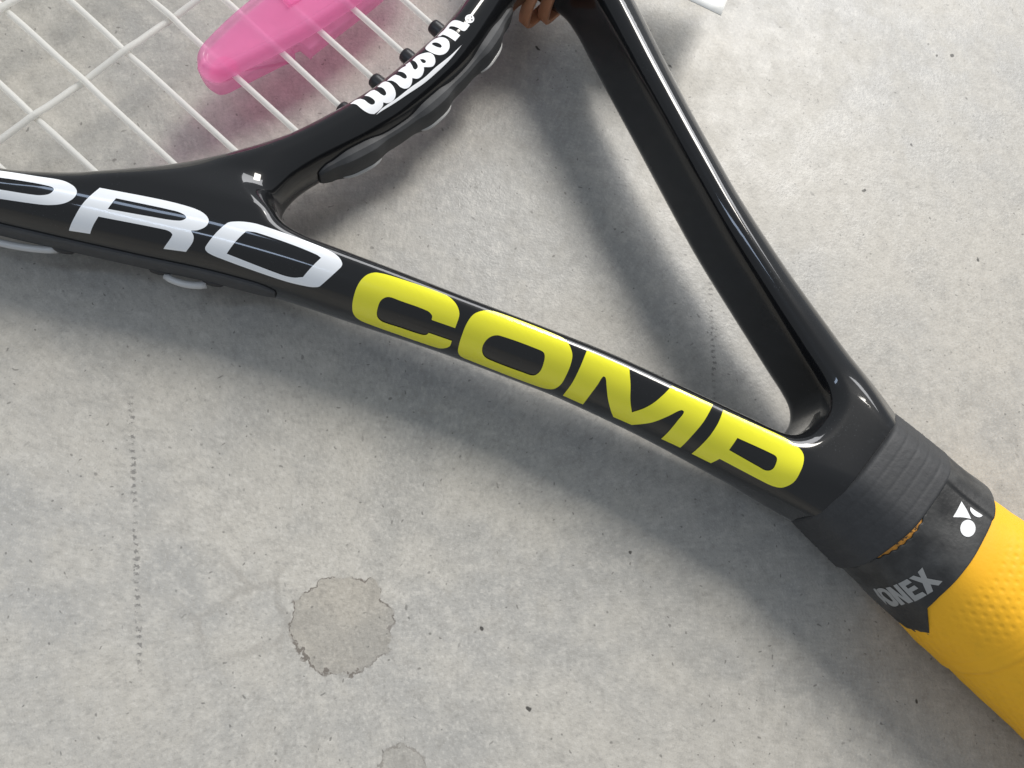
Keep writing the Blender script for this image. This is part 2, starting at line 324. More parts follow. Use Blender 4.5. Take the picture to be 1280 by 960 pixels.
DECALS = [
    ["letter_c","yellow","frame",[0.0,0.4512,0.8924],[[[40.21,30.42],[31.67,27.0],[29.45,26.77],[27.84,27.24],[26.8,28.22],[25.93,30.62,1],[30.43,32.44,1],[30.94,31.67],[32.23,31.6],[37.42,33.59],[39.32,34.35],[40.0,35.1],[40.28,36.26],[40.02,37.63],[39.54,39.06],[38.98,39.64],[37.96,39.7],[34.71,38.33],[30.56,36.56],[29.75,35.87],[29.51,35.12,1],[25.03,33.29,1],[24.87,34.62],[25.72,36.09],[27.05,37.15],[34.32,40.16],[41.16,42.72],[42.74,42.89],[43.53,42.35],[44.09,41.25],[44.71,39.41],[45.35,37.12],[45.57,35.23],[45.23,33.6],[44.11,32.31]]]],
    ["letter_o","yellow","frame",[0.0,0.4512,0.8924],[[[22.91,34.71],[23.46,33.09],[24.06,30.9],[24.67,28.71],[24.94,26.82],[24.74,25.58],[23.77,24.14],[21.97,22.99],[15.76,20.53],[10.28,18.61],[7.78,18.05],[5.4,18.92],[4.19,20.52],[3.24,23.19],[2.86,25.81],[3.72,27.96],[6.79,29.77],[20.28,34.73],[22.11,35.21]],[[19.36,26.89],[18.28,25.84],[10.46,22.76],[9.31,22.75],[8.28,24.21],[7.72,26.22],[8.22,27.86],[10.05,28.78],[16.93,31.36],[18.42,31.41],[19.48,30.22],[19.78,28.4]]]],
    ["letter_m","yellow","frame",[0.0,0.4512,0.8924],[[[3.52,16.6,1],[-5.14,13.74,1],[-7.51,15.91],[-9.73,18.37],[-11.71,20.1,1],[-12.87,17.77],[-13.54,15.55],[-13.85,12.95],[-13.94,10.81,1],[-22.67,8.16,1],[-23.49,11.81],[-23.89,15.81],[-24.26,19.14,1],[-20.13,20.46,1],[-19.96,18.33],[-19.55,15.01],[-19.27,13.01],[-18.54,13.11],[-17.52,15.75],[-16.12,18.93],[-13.7,22.36,1],[-9.75,23.7,1],[-8.36,22.82],[-6.15,21.16],[-3.96,19.13],[-2.94,18.25],[-2.43,18.42],[-2.71,20.27],[-3.32,26.05,1],[1.03,27.4,1],[1.3,23.73],[2.24,20.08]]]],
    ["letter_p","yellow","frame",[0.0,0.4512,0.8924],[[[-24.92,7.59,1],[-31.11,5.68],[-37.84,3.62],[-41.28,3.12],[-42.74,3.43],[-43.73,4.48],[-44.55,6.29],[-45.23,8.86],[-44.7,10.99],[-43.66,11.97],[-41.7,12.74],[-31.41,15.32,1],[-31.06,17.32,1],[-26.84,18.53,1],[-26.54,14.3],[-26.37,12.69],[-25.84,10.12]],[[-30.73,9.75,1],[-37.88,7.57],[-39.22,7.43],[-39.99,8.39],[-40.34,9.8],[-39.65,10.8],[-38.0,11.24],[-31.29,12.67,1]]]],
    ["letter_p","white","frame",[0.0,0.4512,0.8924],[[[116.34,69.9,1],[108.8,64.44],[102.86,60.55],[98.95,58.05],[96.96,57.42],[95.72,57.57],[95.14,58.32],[95.2,59.66],[96.0,61.27],[97.59,62.99],[99.41,64.39],[105.11,68.18],[112.57,73.17,1],[113.37,76.04,1],[116.62,78.27,1],[115.67,73.09]],[[113.54,69.62,1],[107.32,65.03],[103.58,62.54],[100.0,60.39],[98.87,60.05],[98.64,60.71],[98.99,61.69],[100.48,63.15],[105.91,66.67],[113.21,71.48,1]]]],
    ["letter_r","white","frame",[0.0,0.4512,0.8924],[[[93.09,54.54,1],[83.76,48.96],[79.25,46.61],[76.39,45.6],[74.49,45.85],[74.02,47.05],[74.63,48.58],[75.55,49.57,1],[74.55,50.16],[74.14,51.36],[74.39,53.76,1],[77.95,56.16,1],[77.68,52.64],[78.39,52.35],[79.7,52.89],[89.76,58.81,1],[89.83,62.99,1],[93.22,65.18,1],[93.09,61.78],[93.24,58.21]],[[89.53,54.0,1],[80.17,48.7],[78.43,48.09],[77.73,48.35],[78.4,49.63],[82.77,52.5],[89.28,56.5,1]]]],
    ["letter_o","white","frame",[0.0,0.4512,0.8924],[[[71.6,44.14],[70.76,42.9],[68.95,41.41],[66.81,40.22],[58.48,36.93],[54.65,35.59],[52.11,35.06],[50.38,35.46],[50.08,36.48],[51.03,41.82],[51.86,42.84],[53.21,43.79],[56.66,45.65],[62.02,47.89],[68.47,50.31],[70.86,51.0],[71.73,50.73],[71.88,49.66]],[[67.93,43.03],[67.32,42.39],[66.17,41.68],[60.22,39.2],[55.21,37.45],[54.09,37.31,1],[54.52,42.6,1],[55.96,44.0],[58.26,45.2],[68.15,48.73,1]]]],
    ["letter_w","logo_white","frame",[-0.3702,0.4452,0.8153],[[[75.68,11.6,1],[75.34,10.31],[74.74,9.42,1],[73.89,9.01],[73.01,8.95],[72.26,8.74],[71.94,8.2],[72.18,7.76],[72.86,7.69],[73.71,7.9],[74.44,8.39,1],[74.05,6.82],[73.64,6.17,1],[72.88,5.93],[72.07,5.87],[71.4,5.66],[71.25,5.18],[71.8,4.75],[72.67,4.73],[73.52,5.29,1],[73.24,3.87],[72.74,3.2],[71.85,2.91],[70.75,3.11],[69.83,3.73],[69.46,4.4],[69.39,5.24],[69.88,6.31],[70.71,6.84,1],[70.35,7.44],[70.38,8.61],[70.71,9.86,1],[71.58,10.42],[73.0,10.71],[74.46,10.76],[75.1,11.04]]]],
    ["letter_ils","logo_white","frame",[-0.3702,0.4452,0.8153],[[[72.75,2.97,1],[72.46,1.65],[72.15,0.87,1],[71.33,0.49],[70.31,0.27],[69.99,-0.17],[70.32,-0.55],[71.16,-0.57],[72.18,-0.01,1],[71.89,-1.26],[71.48,-2.04,1],[71.76,-2.05,1],[71.44,-3.16,1],[70.74,-2.93],[69.88,-2.6],[69.52,-2.91],[69.62,-3.57],[70.44,-3.95],[71.26,-3.8,1],[70.99,-5.21],[70.29,-6.5],[69.45,-7.4],[68.56,-7.58],[67.73,-7.21],[67.22,-6.46],[67.29,-5.56],[68.57,-4.31,1],[68.1,-3.72],[67.82,-2.62],[68.18,-1.56],[69.08,-0.96,1],[68.62,-0.27],[68.42,0.72],[68.86,1.67],[69.86,2.11],[70.93,2.04],[71.93,2.28]],[[70.15,-5.01,1],[69.64,-5.46],[69.0,-5.56],[68.88,-5.16],[69.19,-4.84],[69.67,-4.84]]]],
    ["letter_o","logo_white","frame",[-0.3702,0.4452,0.8153],[[[70.69,-7.69],[70.64,-8.95],[70.38,-10.17],[69.83,-11.23],[69.01,-11.93],[68.12,-12.12],[67.27,-11.71],[66.73,-10.81],[66.79,-9.56],[67.42,-8.58],[68.35,-7.98],[69.59,-7.58],[70.34,-7.45]],[[70.1,-9.23],[69.81,-9.86],[69.1,-10.27],[68.32,-10.26],[68.2,-9.89],[68.69,-9.51],[69.5,-9.23]]]],
    ["letter_n","logo_white","frame",[-0.3702,0.4452,0.8153],[[[70.16,-11.23,1],[70.06,-12.22],[69.87,-13.43],[69.86,-15.12],[69.54,-16.26],[68.67,-16.91],[67.45,-17.37],[67.2,-17.73],[66.31,-17.87,1],[66.37,-16.23],[66.9,-15.76],[67.85,-15.61],[68.88,-15.14],[69.36,-14.65],[69.32,-14.15,1],[68.4,-14.51],[66.61,-14.71,1],[66.68,-12.99,1],[67.96,-12.82],[68.96,-12.54],[69.55,-12.2],[69.71,-11.73]]]],
    ["registered_mark","logo_white","frame",[-0.3702,0.4452,0.8153],[[[66.36,-19.53],[66.21,-19.21],[66.2,-18.84],[66.33,-18.46],[66.58,-18.14],[66.91,-17.93],[67.27,-17.86],[67.62,-17.94],[67.88,-18.16],[68.04,-18.48],[68.05,-18.86],[67.92,-19.23],[67.68,-19.55],[67.35,-19.75],[66.98,-19.82],[66.63,-19.75]],[[66.92,-19.56],[66.91,-19.35],[67.09,-19.19],[67.28,-19.23],[67.28,-19.44],[67.1,-19.6]],[[67.05,-18.55],[67.04,-18.33],[67.25,-18.15],[67.45,-18.19],[67.46,-18.42],[67.26,-18.6]],[[66.49,-19.14],[66.46,-18.94],[66.61,-18.81],[66.79,-18.86],[66.81,-19.06],[66.66,-19.19]],[[67.43,-19.06],[67.42,-18.93],[67.52,-18.84],[67.64,-18.87],[67.65,-19.0],[67.54,-19.09]]]],
    ["swoosh","logo_white","frame",[-0.3702,0.4452,0.8153],[[[70.34,9.75,1],[70.17,7.91],[69.12,4.51],[68.2,0.78],[67.19,-2.69],[66.65,-5.86],[65.69,-9.98],[65.13,-13.44,1],[65.19,-10.03],[65.55,-6.81],[66.51,-1.86],[67.89,2.46],[68.85,5.5],[69.8,8.09]]]],
    ["letter_x","print_grey","tape",[0.0501,0.7211,0.691],[[[-75.61,0.38,1],[-75.42,-0.97,1],[-77.62,-0.02,1],[-79.84,-1.69,1],[-80.05,-0.49,1],[-78.95,0.4,1],[-80.35,1.11,1],[-80.28,2.44,1],[-77.84,1.35,1],[-75.63,2.6,1],[-75.66,1.52,1],[-76.86,0.72,1]]]],
    ["letter_e","print_grey","tape",[0.0501,0.7211,0.691],[[[-75.37,5.14,1],[-75.52,2.97,1],[-76.58,2.8,1],[-76.49,4.3,1],[-77.22,4.37,1],[-77.3,2.87,1],[-78.25,2.76,1],[-78.16,4.25,1],[-79.05,4.39,1],[-79.26,2.71,1],[-80.27,2.58,1],[-80.17,5.47,1]]]],
    ["letter_n","print_grey","tape",[0.0501,0.7211,0.691],[[[-75.09,8.07,1],[-75.23,7.04,1],[-78.22,6.54,1],[-75.26,6.26,1],[-75.3,5.4,1],[-80.02,5.72,1],[-79.96,6.86,1],[-77.4,7.37,1],[-79.75,7.54,1],[-79.84,8.6,1]]]],
    ["letter_o","print_grey","tape",[0.0501,0.7211,0.691],[[[-75.03,10.48],[-74.89,9.05],[-75.86,8.32],[-78.05,8.5],[-79.24,8.75],[-79.76,9.68],[-79.57,10.83],[-78.07,11.04],[-76.02,10.7]],[[-75.82,9.81],[-76.05,9.18],[-78.19,9.3],[-78.44,9.63],[-77.87,9.99],[-76.6,10.25]]]],
    ["letter_y","print_grey","tape",[0.0501,0.7211,0.691],[[[-74.68,11.09,1],[-74.67,10.55,1],[-76.42,10.93,1],[-77.89,11.03,1],[-79.21,11.75,1],[-78.75,11.72,1],[-76.43,11.64,1]]]],
    ["logo_triangle","tape_white","tape",[0.2036,0.1527,0.9671],[[[-73.67,-6.56,1],[-75.4,-5.83],[-77.05,-4.88,1],[-75.65,-3.96],[-74.11,-2.59,1],[-73.94,-4.52]]]],
    ["logo_disc","tape_white","tape",[0.2036,0.1527,0.9671],[[[-78.74,-3.89],[-79.01,-3.26],[-79.06,-2.56],[-78.9,-1.9],[-78.53,-1.38],[-78.02,-1.08],[-77.45,-1.04],[-76.9,-1.27],[-76.45,-1.74],[-76.18,-2.37],[-76.12,-3.07],[-76.29,-3.73],[-76.66,-4.26],[-77.17,-4.56],[-77.75,-4.6],[-78.3,-4.36]]]],
    ["logo_half_disc","tape_white","tape",[0.2036,0.1527,0.9671],[[[-75.7,-6.89,1],[-76.92,-6.97],[-78.46,-7.22,1],[-78.36,-6.7],[-77.84,-6.13],[-76.98,-5.92],[-76.0,-6.25]]]]]
# ---------------------------------------------------------------- mesh helpers (coordinates in mm)
def mesh_obj(name, verts, faces, mat, parent=None, smooth=True, normals=None):
    me = bpy.data.meshes.new(name)
    if isinstance(faces, np.ndarray):
        k = faces.shape[1]; nf = len(faces)
        me.vertices.add(len(verts)); me.vertices.foreach_set('co', (np.asarray(verts) * MM).astype(np.float32).ravel())
        me.loops.add(nf * k); me.loops.foreach_set('vertex_index', faces.astype(np.int32).ravel())
        me.polygons.add(nf); me.polygons.foreach_set('loop_start', np.arange(0, nf * k, k, dtype=np.int32))
        me.update(calc_edges=True); me.validate()
    else:
        me.from_pydata([tuple(float(c) * MM for c in v) for v in verts], [], [list(f) for f in faces]); me.update()
    me.polygons.foreach_set('use_smooth', [smooth] * len(me.polygons))
    if normals is not None: me.normals_split_custom_set_from_vertices([tuple(n) for n in normals])
    me.materials.append(mat)
    o = bpy.data.objects.new(name, me); coll.objects.link(o)
    if parent is not None: o.parent = parent
    return o

def tag(o, label, cat=None, group=None, kind=None):
    if label: o['label'] = label
    if cat: o['category'] = cat
    if group: o['group'] = group
    if kind: o['kind'] = kind
    return o

def tube(path, r, n=10, cap=True):
    P = np.asarray(path, float); N = len(P)
    T = np.gradient(P, axis=0); T /= np.linalg.norm(T, axis=1)[:, None]
    up = np.tile(np.array([0, 0, 1.0]), (N, 1)); S = np.cross(T, up)
    bad = np.linalg.norm(S, axis=1) < .2
    if bad.any(): S[bad] = np.cross(T[bad], np.array([1.0, 0, 0]))
    S /= np.linalg.norm(S, axis=1)[:, None]; B = np.cross(S, T)
    a = np.arange(n) * 2 * np.pi / n
    rr = np.broadcast_to(np.asarray(r, float), (N,))
    V = P[:, None] + rr[:, None, None] * (np.cos(a)[None, :, None] * S[:, None] + np.sin(a)[None, :, None] * B[:, None])
    V = V.reshape(-1, 3); F = []
    for i in range(N - 1):
        for j in range(n):
            F.append((i * n + j, i * n + (j + 1) % n, (i + 1) * n + (j + 1) % n, (i + 1) * n + j))
    if cap: F.append(tuple(range(n))[::-1]); F.append(tuple(range((N - 1) * n, N * n)))
    return V, F

def grid_rev(U, R, TH):            # U, R: (ns, nt) arrays, TH: (nt,) degrees; closed around
    a = np.radians(TH)[None]; V = np.stack([U, R * np.cos(a), R * np.sin(a)], -1); ns, nt = U.shape
    i, j = np.meshgrid(np.arange(ns - 1), np.arange(nt), indexing='ij')
    F = np.stack([i * nt + j, (i + 1) * nt + j, (i + 1) * nt + (j + 1) % nt, i * nt + (j + 1) % nt], -1).reshape(-1, 4)
    return V.reshape(-1, 3), F

def offset_loop(P, d):             # move a closed CCW outline inwards by d
    P = np.asarray(P, float); t = np.roll(P, -1, 0) - np.roll(P, 1, 0); t /= np.linalg.norm(t, axis=1)[:, None] + 1e-9
    return P + d * np.stack([-t[:, 1], t[:, 0]], 1)
def ccw(P):
    P = np.asarray(P, float); x, y = P[:, 0], P[:, 1]
    return P if np.sum(x * np.roll(y, -1) - np.roll(x, -1) * y) > 0 else P[::-1]
def stack_loops(P, rings):         # rings: (inset, w) from bottom to top; both ends closed
    P = ccw(P); n = len(P); V = []; F = []
    for ins, w in rings:
        Q = offset_loop(P, ins); V += [(q[0], q[1], w) for q in Q]
    for k in range(len(rings) - 1):
        for j in range(n): F.append((k * n + j, k * n + (j + 1) % n, (k + 1) * n + (j + 1) % n, (k + 1) * n + j))
    F.append(tuple(range(n))[::-1]); F.append(tuple(range((len(rings) - 1) * n, len(rings) * n)))
    return V, F

# ---------------------------------------------------------------- floor
fl = mesh_obj('concrete_floor', [(-900, -900, 0), (900, -900, 0), (900, 900, 0), (-900, 900, 0)], [(0, 1, 2, 3)], M['concrete'], smooth=False)
fl['kind'] = 'structure'; fl['label'] = 'pale grey concrete floor with small pits and a round water mark'

# ---------------------------------------------------------------- the racket
racket = bpy.data.objects.new('tennis_racket', None); coll.objects.link(racket); racket.empty_display_size = .02
c_, s_ = math.cos(AXIS), math.sin(AXIS)
racket.location = LOC; racket.rotation_euler = ROOT.to_euler()
tag(racket, 'black tennis racket with yellow COMP lettering and yellow dimpled grip lying on the floor', 'tennis racket')

def surface_nets():
    h = .72
    us = np.arange(-77, 416, h); vs = np.arange(-129, 129, h); ws = np.arange(-14.2, 14.3, h)
    UU, VV = np.meshgrid(us, vs, indexing='ij')
    F3 = fields(UU.ravel(), VV.ravel()).reshape(len(us), len(vs), 3)
    near = (F3[..., 0] < 2) & (F3[..., 1] > -2) & (F3[..., 2] > -2)
    val = np.full((len(us), len(vs), len(ws)), 5.0, np.float32)
    iu, iv = np.nonzero(near)
    sub = F3[iu, iv]
    for k, w in enumerate(ws):
        val[iu, iv, k] = frame_f(us[iu], 0 * us[iu], w + 0 * us[iu], sub)
    ins = val < 0
    c = np.zeros(tuple(s - 1 for s in ins.shape), np.uint8)
    for a in (0, 1):
        for b in (0, 1):
            for d in (0, 1):
                c += ins[a:ins.shape[0]-1+a, b:ins.shape[1]-1+b, d:ins.shape[2]-1+d]
    act = (c > 0) & (c < 8); idx = np.full(c.shape, -1, np.int64); ids = np.argwhere(act); idx[act] = np.arange(len(ids))
    acc = np.zeros((len(ids), 3)); cnt = np.zeros(len(ids))
    corners = [(a, b, d) for a in (0, 1) for b in (0, 1) for d in (0, 1)]
    cv = np.stack([val[ids[:, 0]+a, ids[:, 1]+b, ids[:, 2]+d] for a, b, d in corners], 1)
    for p in range(8):
        for q in range(p + 1, 8):
            dif = [corners[q][k] - corners[p][k] for k in range(3)]
            if sum(abs(x) for x in dif) != 1: continue
            m = (cv[:, p] < 0) != (cv[:, q] < 0)
            t = cv[m, p] / (cv[m, p] - cv[m, q])
            acc[m] += np.array(corners[p]) + t[:, None] * np.array(dif); cnt[m] += 1
    pos = (ids + acc / cnt[:, None]) * h + np.array([us[0], vs[0], ws[0]])
    quads = []
    for ax in range(3):
        sl0 = [slice(None)] * 3; sl1 = [slice(None)] * 3
        sl0[ax] = slice(0, -1); sl1[ax] = slice(1, None)
        e = ins[tuple(sl0)] != ins[tuple(sl1)]
        o1, o2 = [k for k in range(3) if k != ax]
        pts = np.argwhere(e)
        pts = pts[(pts[:, o1] > 0) & (pts[:, o2] > 0) & (pts[:, o1] < ins.shape[o1]-1) & (pts[:, o2] < ins.shape[o2]-1)]
        flip = ins[tuple(pts.T)]
        q = []
        for da, db in ((0, 0), (1, 0), (1, 1), (0, 1)):
            k = pts.copy(); k[:, o1] -= da; k[:, o2] -= db; q.append(idx[tuple(k.T)])
        q = np.stack(q, 1)
        if ax == 1: flip = ~flip
        q = np.where(flip[:, None], q, q[:, ::-1]); quads.append(q)
    quads = np.concatenate(quads); quads = quads[(quads >= 0).all(1)]
    return pos, quads

def grad(P, fn, e=.05):
    g = np.empty_like(P)
    for k in range(3):
        d = np.zeros(3); d[k] = e
        A, B = P + d, P - d
        g[:, k] = (fn(A[:, 0], A[:, 1], A[:, 2]) - fn(B[:, 0], B[:, 1], B[:, 2])) / (2 * e)
    return g
def snap(P, fn, it=3, off=0.0, lim=.4):
    for _ in range(it):
        f = fn(P[:, 0], P[:, 1], P[:, 2]) - off; g = grad(P, fn); gg = (g * g).sum(1) + 1e-6
        st = -(f / gg)[:, None] * g; L = np.linalg.norm(st, axis=1)[:, None]
        P = P + st * np.minimum(1, lim / (L + 1e-9))
    g = grad(P, fn); return P, g / (np.linalg.norm(g, axis=1)[:, None] + 1e-9)

pos, quads = surface_nets()
pos, nrm_ = snap(pos, frame_f)
frame = mesh_obj('frame', pos, quads, M['frame'], racket, normals=nrm_)

def tape_f(u, v, w):
    th = np.degrees(np.arctan2(w, v)); th = np.where(th < -90, th + 360, th)
    return np.hypot(v, w) - r_tape(u, th)

def in_poly(p, poly):
    x, y = p[:, 0], p[:, 1]; r = np.zeros(len(p), bool)
    for (x0, y0), (x1, y1) in zip(poly, np.roll(poly, -1, 0)):
        c = (y0 > y) != (y1 > y)
        r ^= c & (x < (x1 - x0) * (y - y0) / ((y1 - y0) if y1 != y0 else 1e-12) + x0)
    return r

def decal(name, mat, surf, n, loops, parent):
    n = np.array(n); ea = np.array([1., 0, 0]) - n * n[0]; ea /= np.linalg.norm(ea); eb = np.cross(n, ea)
    polys = [crom(l, 6) for l in loops]
    allp = []; edges = []
    for P in polys:
        Q = []
        for a, b in zip(P, np.roll(P, -1, 0)):
            m = max(1, int(np.ceil(np.linalg.norm(b - a) / .8)))
            for t in range(m): Q.append(a + (b - a) * t / m)
        s0 = len(allp); allp += Q; edges += [(s0 + i, s0 + (i + 1) % len(Q)) for i in range(len(Q))]
    B = np.array(allp); lo, hi = B.min(0), B.max(0)
    st = .8; gx, gy = np.meshgrid(np.arange(lo[0], hi[0], st), np.arange(lo[1], hi[1], st)); G = np.stack([gx.ravel(), gy.ravel()], 1)
    ok = in_poly(G, polys[0])
    for P in polys[1:]: ok &= ~in_poly(G, P)
    dmin = np.array([np.min(np.sum((B - g) ** 2, 1)) for g in G]) if len(G) else np.zeros(0)
    G = G[ok & (dmin > .12)]
    pts = [Vector((float(a), float(b))) for a, b in np.concatenate([B, G])]
    vs, _, fs, *_r = delaunay_2d_cdt(pts, edges, [], 0, 1e-5)
    X = np.array([[v.x, v.y] for v in vs]); Fa = np.array([f for f in fs if len(f) == 3])
    cen = X[Fa].mean(1); ok = in_poly(cen, polys[0])
    for P in polys[1:]: ok &= ~in_poly(cen, P)
    Fa = Fa[ok]
    fn = frame_f if surf == 'frame' else tape_f
    O = X[:, :1] * ea + X[:, 1:] * eb + n * 45; t = np.zeros(len(O)); tb = t.copy(); best = np.full(len(O), 1e9)
    for _ in range(160):
        P = O - n * t[:, None]; f = fn(P[:, 0], P[:, 1], P[:, 2])
        m = np.abs(f) < best; best = np.where(m, np.abs(f), best); tb = np.where(m, t, tb)
        t = t + np.where(np.abs(f) < 1e-3, 0, np.clip(f * .6, -1, 3))
    P, g = snap(O - n * tb[:, None], fn, 4, .10)
    w = np.cross(P[Fa[:, 1]] - P[Fa[:, 0]], P[Fa[:, 2]] - P[Fa[:, 0]]); fl_ = (w * g[Fa[:, 0]]).sum(1) < 0
    Fa[fl_] = Fa[fl_][:, ::-1]
    o = mesh_obj('letter' if name.startswith('letter') else name, P, Fa, M[mat], parent, normals=g)
    if name.startswith('letter_ils'): o['label'] = 'white joined script letters i l s'
    elif name.startswith('letter_'): o['label'] = '%s printed letter %s' % ({'yellow': 'yellow', 'print_grey': 'grey'}.get(mat, 'white'), name[-1].upper())
    return o

# strings: mains along u, crosses along v, woven
def edge_u(v, poly, far):          # where the line v = const leaves the string opening
    us = []
    for (x0, y0), (x1, y1) in zip(poly, np.roll(poly, -1, 0)):
        if (y0 > v) != (y1 > v): us.append(x0 + (v - y0) * (x1 - x0) / (y1 - y0))
    return max(us) if far else min(us)
def edge_v(u, poly):
    vs = []
    for (x0, y0), (x1, y1) in zip(poly, np.roll(poly, -1, 0)):
        if (x0 > u) != (x1 > u): vs.append(y0 + (u - x0) * (y1 - y0) / (x1 - x0))
    return max(vs)
MAINS = [-98, -86.5, -74.5, -62.2, -50, -37.6, -26, -14.6, -4.2, 5.6, 16.0, 27.2, 39.8, 50.9, 63.3, 75.8, 88, 99]
CROSS = [120.2, 143.7] + [143.7 + 12.6 * k for k in range(1, 20)]
RS = .71
for i, v in enumerate(MAINS):
    u0 = edge_u(v, POLY_S, False) - 3; u1 = edge_u(v, POLY_S, True) + 3
    us = np.unique(np.concatenate([np.arange(u0, u1, 3.0), [u1], [c + d for c in CROSS for d in (-1.5, 0, 1.5) if u0 < c < u1]]))
    w = np.zeros_like(us)
    for j, c in enumerate(CROSS): w += .68 * (1 if (i + j) % 2 else -1) * np.exp(-((us - c) / 3.6) ** 2)
    sk = {16.0: -.6, 63.3: .1}.get(v, 0.0)
    V, F = tube(np.stack([us, v + sk * np.clip((us - 80) / 36, 0, 1), w], 1), RS)
    mesh_obj('string', V, F, M['string'], racket)
for j, u in enumerate(CROSS):
    ve = edge_v(u, POLY_S) + 3
    vs = np.unique(np.concatenate([np.arange(-ve, ve, 3.0), [ve], [m + d for m in MAINS for d in (-1.5, 0, 1.5) if abs(m) < ve]]))
    w = np.zeros_like(vs); du = np.zeros_like(vs)
    for i, m in enumerate(MAINS):
        k = np.exp(-((vs - m) / 3.6) ** 2); w -= .68 * (1 if (i + j) % 2 else -1) * k
    V, F = tube(np.stack([u + .012 * (vs - 45) + .25 * np.sin(vs * .28 + j), vs, w], 1), RS)
    mesh_obj('string', V, F, M['string'], racket)

# grommet barrels where the mains leave the bridge, and along the near side of the hoop
def barrel(p, d, parent, length=5.2, r=1.75):
    p = np.array(p); d = np.array(d) / np.linalg.norm(d)
    prof = [(-2.5, r * 1.05), (0, r * 1.05), (length * .72, r), (length * .93, r * .93), (length, r * .78), (length, .72)]
    V, F = tube([p + d * a for a, _ in prof], [b for _, b in prof], 14)
    return mesh_obj('grommet', V, F, M['grommet'], parent, smooth=True)
for v in MAINS:
    if abs(v) < 22:
        u0 = edge_u(v, POLY_S, False)
        barrel((u0, v, 0), (1, 0, 0), racket, length=(3.4 if -40 < v < 12 else 2.2))
for u in CROSS[:14]:
    for s in (1, -1):
        ve = edge_v(u, POLY_S); barrel((u, s * ve, 0), (0, -s, 0), racket, length=2.4)
barrel((edge_u(75.8, POLY_S, False) + 3.0, 79.5, .5), (.6, -.5, .3), racket, 2.4)

# grommet strip on the throat side of the bridge, with a swelling wherever a string turns back
def arc_path(poly, pred, n):
    P = poly[[pred(p) for p in poly]]; P = P[np.argsort(-P[:, 1])] if True else P
    s = np.concatenate([[0], np.cumsum(np.linalg.norm(np.diff(P, axis=0), axis=1))]); t = np.linspace(0, s[-1], n)
    return np.stack([np.interp(t, s, P[:, 0]), np.interp(t, s, P[:, 1])], 1), t
BUMPS = [22, 10.8 - 10, -20.5]
path, tt = arc_path(POLY_T, lambda p: p[0] > 60 and abs(p[1]) < 34, 110)
path = path[np.abs(path[:, 1]) < 31.5]
tan = np.gradient(path, axis=0); tan /= np.linalg.norm(tan, axis=1)[:, None]
nout = np.stack([tan[:, 1], -tan[:, 0]], 1); nout *= np.sign(-nout[:, :1])       # towards the handle
vv = path[:, 1]
bul = .95 * sum(np.exp(-((vv - b) / 5.0) ** 4) for b in (21.5, 1.0, -20))
end = np.clip((31.5 - np.abs(vv)) / 2.5, 0, 1) ** .5
prot = (1.3 + 1.25 * bul) * (.35 + .65 * end); hh = (3.3 + 1.0 * bul) * (.45 + .55 * end)
prof = [(-1.5, 1.0), (0.35, 1.0), (.8, .82), (1.0, .45), (1.0, -.45), (.8, -.82), (.35, -1.0), (-1.5, -1.0)]
V = []; F = []; k = len(prof)
for i in range(len(path)):
    for a, b in prof:
        d_ = prot[i] * a if a > 0 else a
        V.append((path[i, 0] + nout[i, 0] * d_, path[i, 1] + nout[i, 1] * d_, -.6 + hh[i] * b))
for i in range(len(path) - 1):
    for j in range(k): F.append((i*k + j, i*k + (j+1) % k, (i+1)*k + (j+1) % k, (i+1)*k + j))
F.append(tuple(range(k))); F.append(tuple(range((len(path)-1)*k, len(path)*k))[::-1])
strip = mesh_obj('bridge_grommet_strip', V, F, M['strip'], racket); strip.data.set_sharp_from_angle(angle=math.radians(28))
for b in (21.5, 1.0, -20):
    m = np.abs(vv - b) < 5.2; q = path[m]; no = nout[m]; x = (vv[m] - b) / 5.2
    dep = prot[m] - .70 + .62 * np.sqrt(np.clip(1 - x * x, 0, 1)) - .9 * (np.abs(x) > .85)
    V, F = tube(np.column_stack([q + no * dep[:, None], np.full(m.sum(), -2.6)]), RS * .75)
    mesh_obj('string_loop', V, F, M['loop'], strip)

